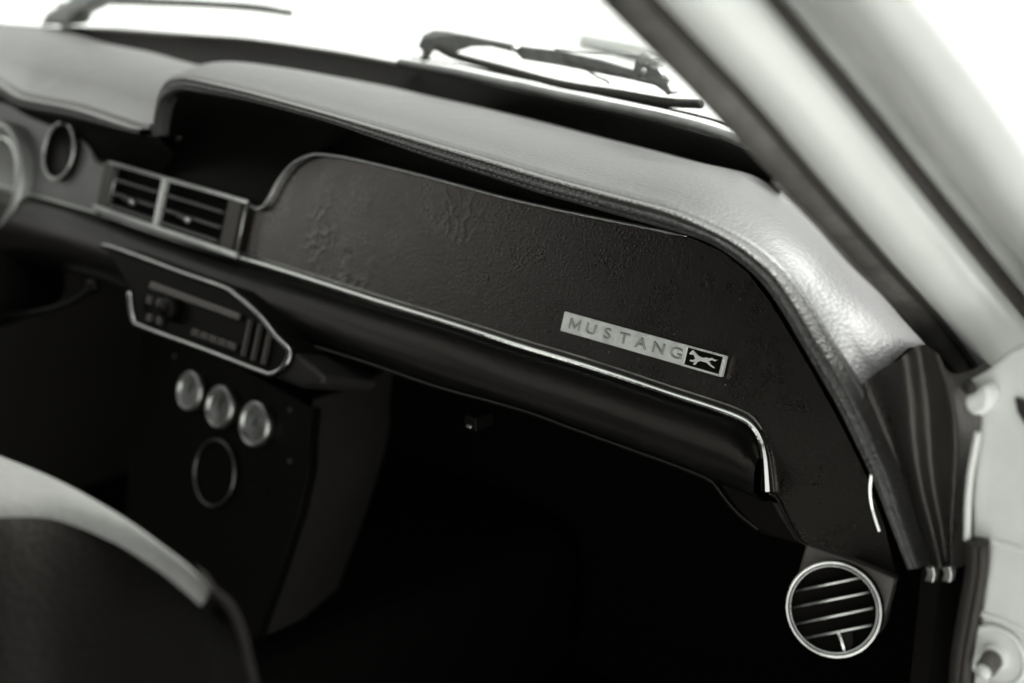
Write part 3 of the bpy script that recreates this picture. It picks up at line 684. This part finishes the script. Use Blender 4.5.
# ================================================================== CAR BODY
car = thing('parked_car', 'pale painted car body with bonnet beyond the windscreen and dark footwell', 'car', (0, -.3, 0))
def bonnet():
    rows = []
    for yy, zz in ((.20, .872), (.27, .870), (.34, .880), (.45, .892), (.7, .886), (1.1, .86), (1.5, .80), (1.62, .70), (1.64, .5)):
        r = []
        for k in range(33):
            x = -.82 + 1.64 * k / 32; e = abs(x) / .82
            r.append(V((x, yy - .20 * e ** 2 - (0.0 if yy > .3 else 0), zz - .05 * e ** 3)))
        rows.append(r)
    return rows
link('bonnet', loft(bonnet(), raw=True), M['paint'], car, smooth=True, solid=-.002)
link('roof', aabox(-.66, .66, -1.9, -.46, 1.31, 1.335), M['paint'], car, bevel=.01)
link('rear_side_blocker', aabox(-.74, -.70, -1.9, -.88, .88, 1.30), M['liner'], car)  # unseen, added to darken what the dash face reflects
link('rear_wall_blocker', aabox(-.66, .66, -2.0, -1.9, .9, 1.30), M['liner'], car)  # unseen, added to close off light from the rear window
link('headliner', aabox(-.64, .64, -1.88, -.47, 1.295, 1.305), M['liner'], car)
link('floor_pan', aabox(-.72, .70, -1.9, .5, .22, .25), M['carpet'], car)
link('firewall', aabox(-.72, .70, .40, .43, .25, .84), M['carpet'], car)
link('kick_panel', aabox(.675, .685, -.02, .42, .25, .80), M['void'], car)
link('transmission_tunnel', aabox(-.12, .10, -1.2, .40, .25, .42), M['carpet'], car, bevel=.04, seg=4)
link('sill', aabox(.68, .80, -1.2, -.06, .22, .32), M['paint'], car, bevel=.01)
link('driver_door', aabox(-.76, -.70, -1.2, .0, .20, .88), M['liner'], car, bevel=.01)
link('cowl_side', aabox(-.76, -.70, .01, .5, .20, .78), M['liner'], car, bevel=.01)
link('rear_shelf', aabox(-.70, .70, -1.95, -1.35, .25, .95), M['liner'], car, bevel=.01)
link('quarter_panel', aabox(.70, .82, -2.6, -1.2, .25, .95), M['paint'], car, bevel=.02)
link('wing_mirror', prism(pts([(36, 26), (44, 12), (62, 2), (84, -14), (100, -4), (86, 8), (70, 16), (66, 26)], PY(.16)), V((0, -1, 0)), .03), mat('mirror_grey', .16, .4), car, bevel=.006, seg=3)
link('bonnet_wedge', prism(pts([(578, 33), (612, 25), (650, 20), (668, 52), (635, 44)], PZ(.903)), Z, .012), mat('wedge_grey', .5, .6), car, bevel=.004)  # invented wedge on the bonnet; its grey stands in for a shaded side
link('bonnet_crease', sweep(pts([(325, 12), (370, 11), (410, 13), (440, 14)], PZ(.895)), .0022, 8, n=20), mat('crease_grey', .22, .6), car, smooth=True)
link('fender', aabox(.70, .86, -.02, 1.5, .25, .80), M['paint'], car, bevel=.03, seg=4)
for sx in (-1,):
    link('driver_pillar', sweep([V((sx * .69, -.02, .88)), V((sx * .62, -.50, 1.31))], .025, 10), M['trim'], car)
# ground
gme = aabox(-300, 300, -300, 300, -.3, 0)
g = link('ground', gme, M['concrete']); g['kind'] = 'structure'

# ================================================================== LIGHT
w = bpy.data.worlds.new('World'); sc.world = w; w.use_nodes = True
nt = w.node_tree; bg = nt.nodes['Background']
sky = nt.nodes.new('ShaderNodeTexSky'); sky.sky_type = 'NISHITA'; sky.sun_disc = False
EL, AZ = math.radians(66), math.radians(15)     # azimuth from +Y (car's front) towards +X
sky.sun_elevation = EL; sky.sun_rotation = AZ
sky.air_density = 1.0; sky.dust_density = 4.0
bw = nt.nodes.new('ShaderNodeRGBToBW'); nt.links.new(sky.outputs[0], bw.inputs[0])
cmb = nt.nodes.new('ShaderNodeVectorMath'); cmb.operation = 'SCALE'; cmb.inputs[0].default_value = (.99, 1, .975)
nt.links.new(bw.outputs[0], cmb.inputs['Scale']); nt.links.new(cmb.outputs[0], bg.inputs['Color'])
bg.inputs['Strength'].default_value = .15
sl = bpy.data.lights.new('sun', 'SUN'); sl.energy = 1.2; sl.angle = math.radians(25); sl.color = (1, .995, .97)
so = bpy.data.objects.new('sun', sl); COL.objects.link(so)
sd = V((math.sin(AZ) * math.cos(EL), math.cos(AZ) * math.cos(EL), math.sin(EL)))
so.rotation_euler = (-sd).to_track_quat('-Z', 'Y').to_euler(); so.location = (0, 0, 5)

# ================================================================== CAMERA
cd = bpy.data.cameras.new('camera'); co = bpy.data.objects.new('camera', cd); COL.objects.link(co)
cd.sensor_width = 36; cd.lens = 50.0 * FPX / (1024 * 50 / 36)
co.matrix_world = Matrix.Translation(CAM) @ CR.to_4x4()
cd.clip_start = .02; cd.clip_end = 1000
cd.dof.use_dof = True; cd.dof.focus_distance = .78; cd.dof.aperture_fstop = 5.0; cd.dof.aperture_blades = 0
sc.camera = co
sc.render.resolution_x = 1024; sc.render.resolution_y = 683
sc.view_settings.view_transform = 'Standard'; sc.view_settings.look = 'None'; sc.view_settings.gamma = 1
sc.view_settings.exposure = 1.9
sc.cycles.use_denoising = True
sc.cycles.max_bounces = 6
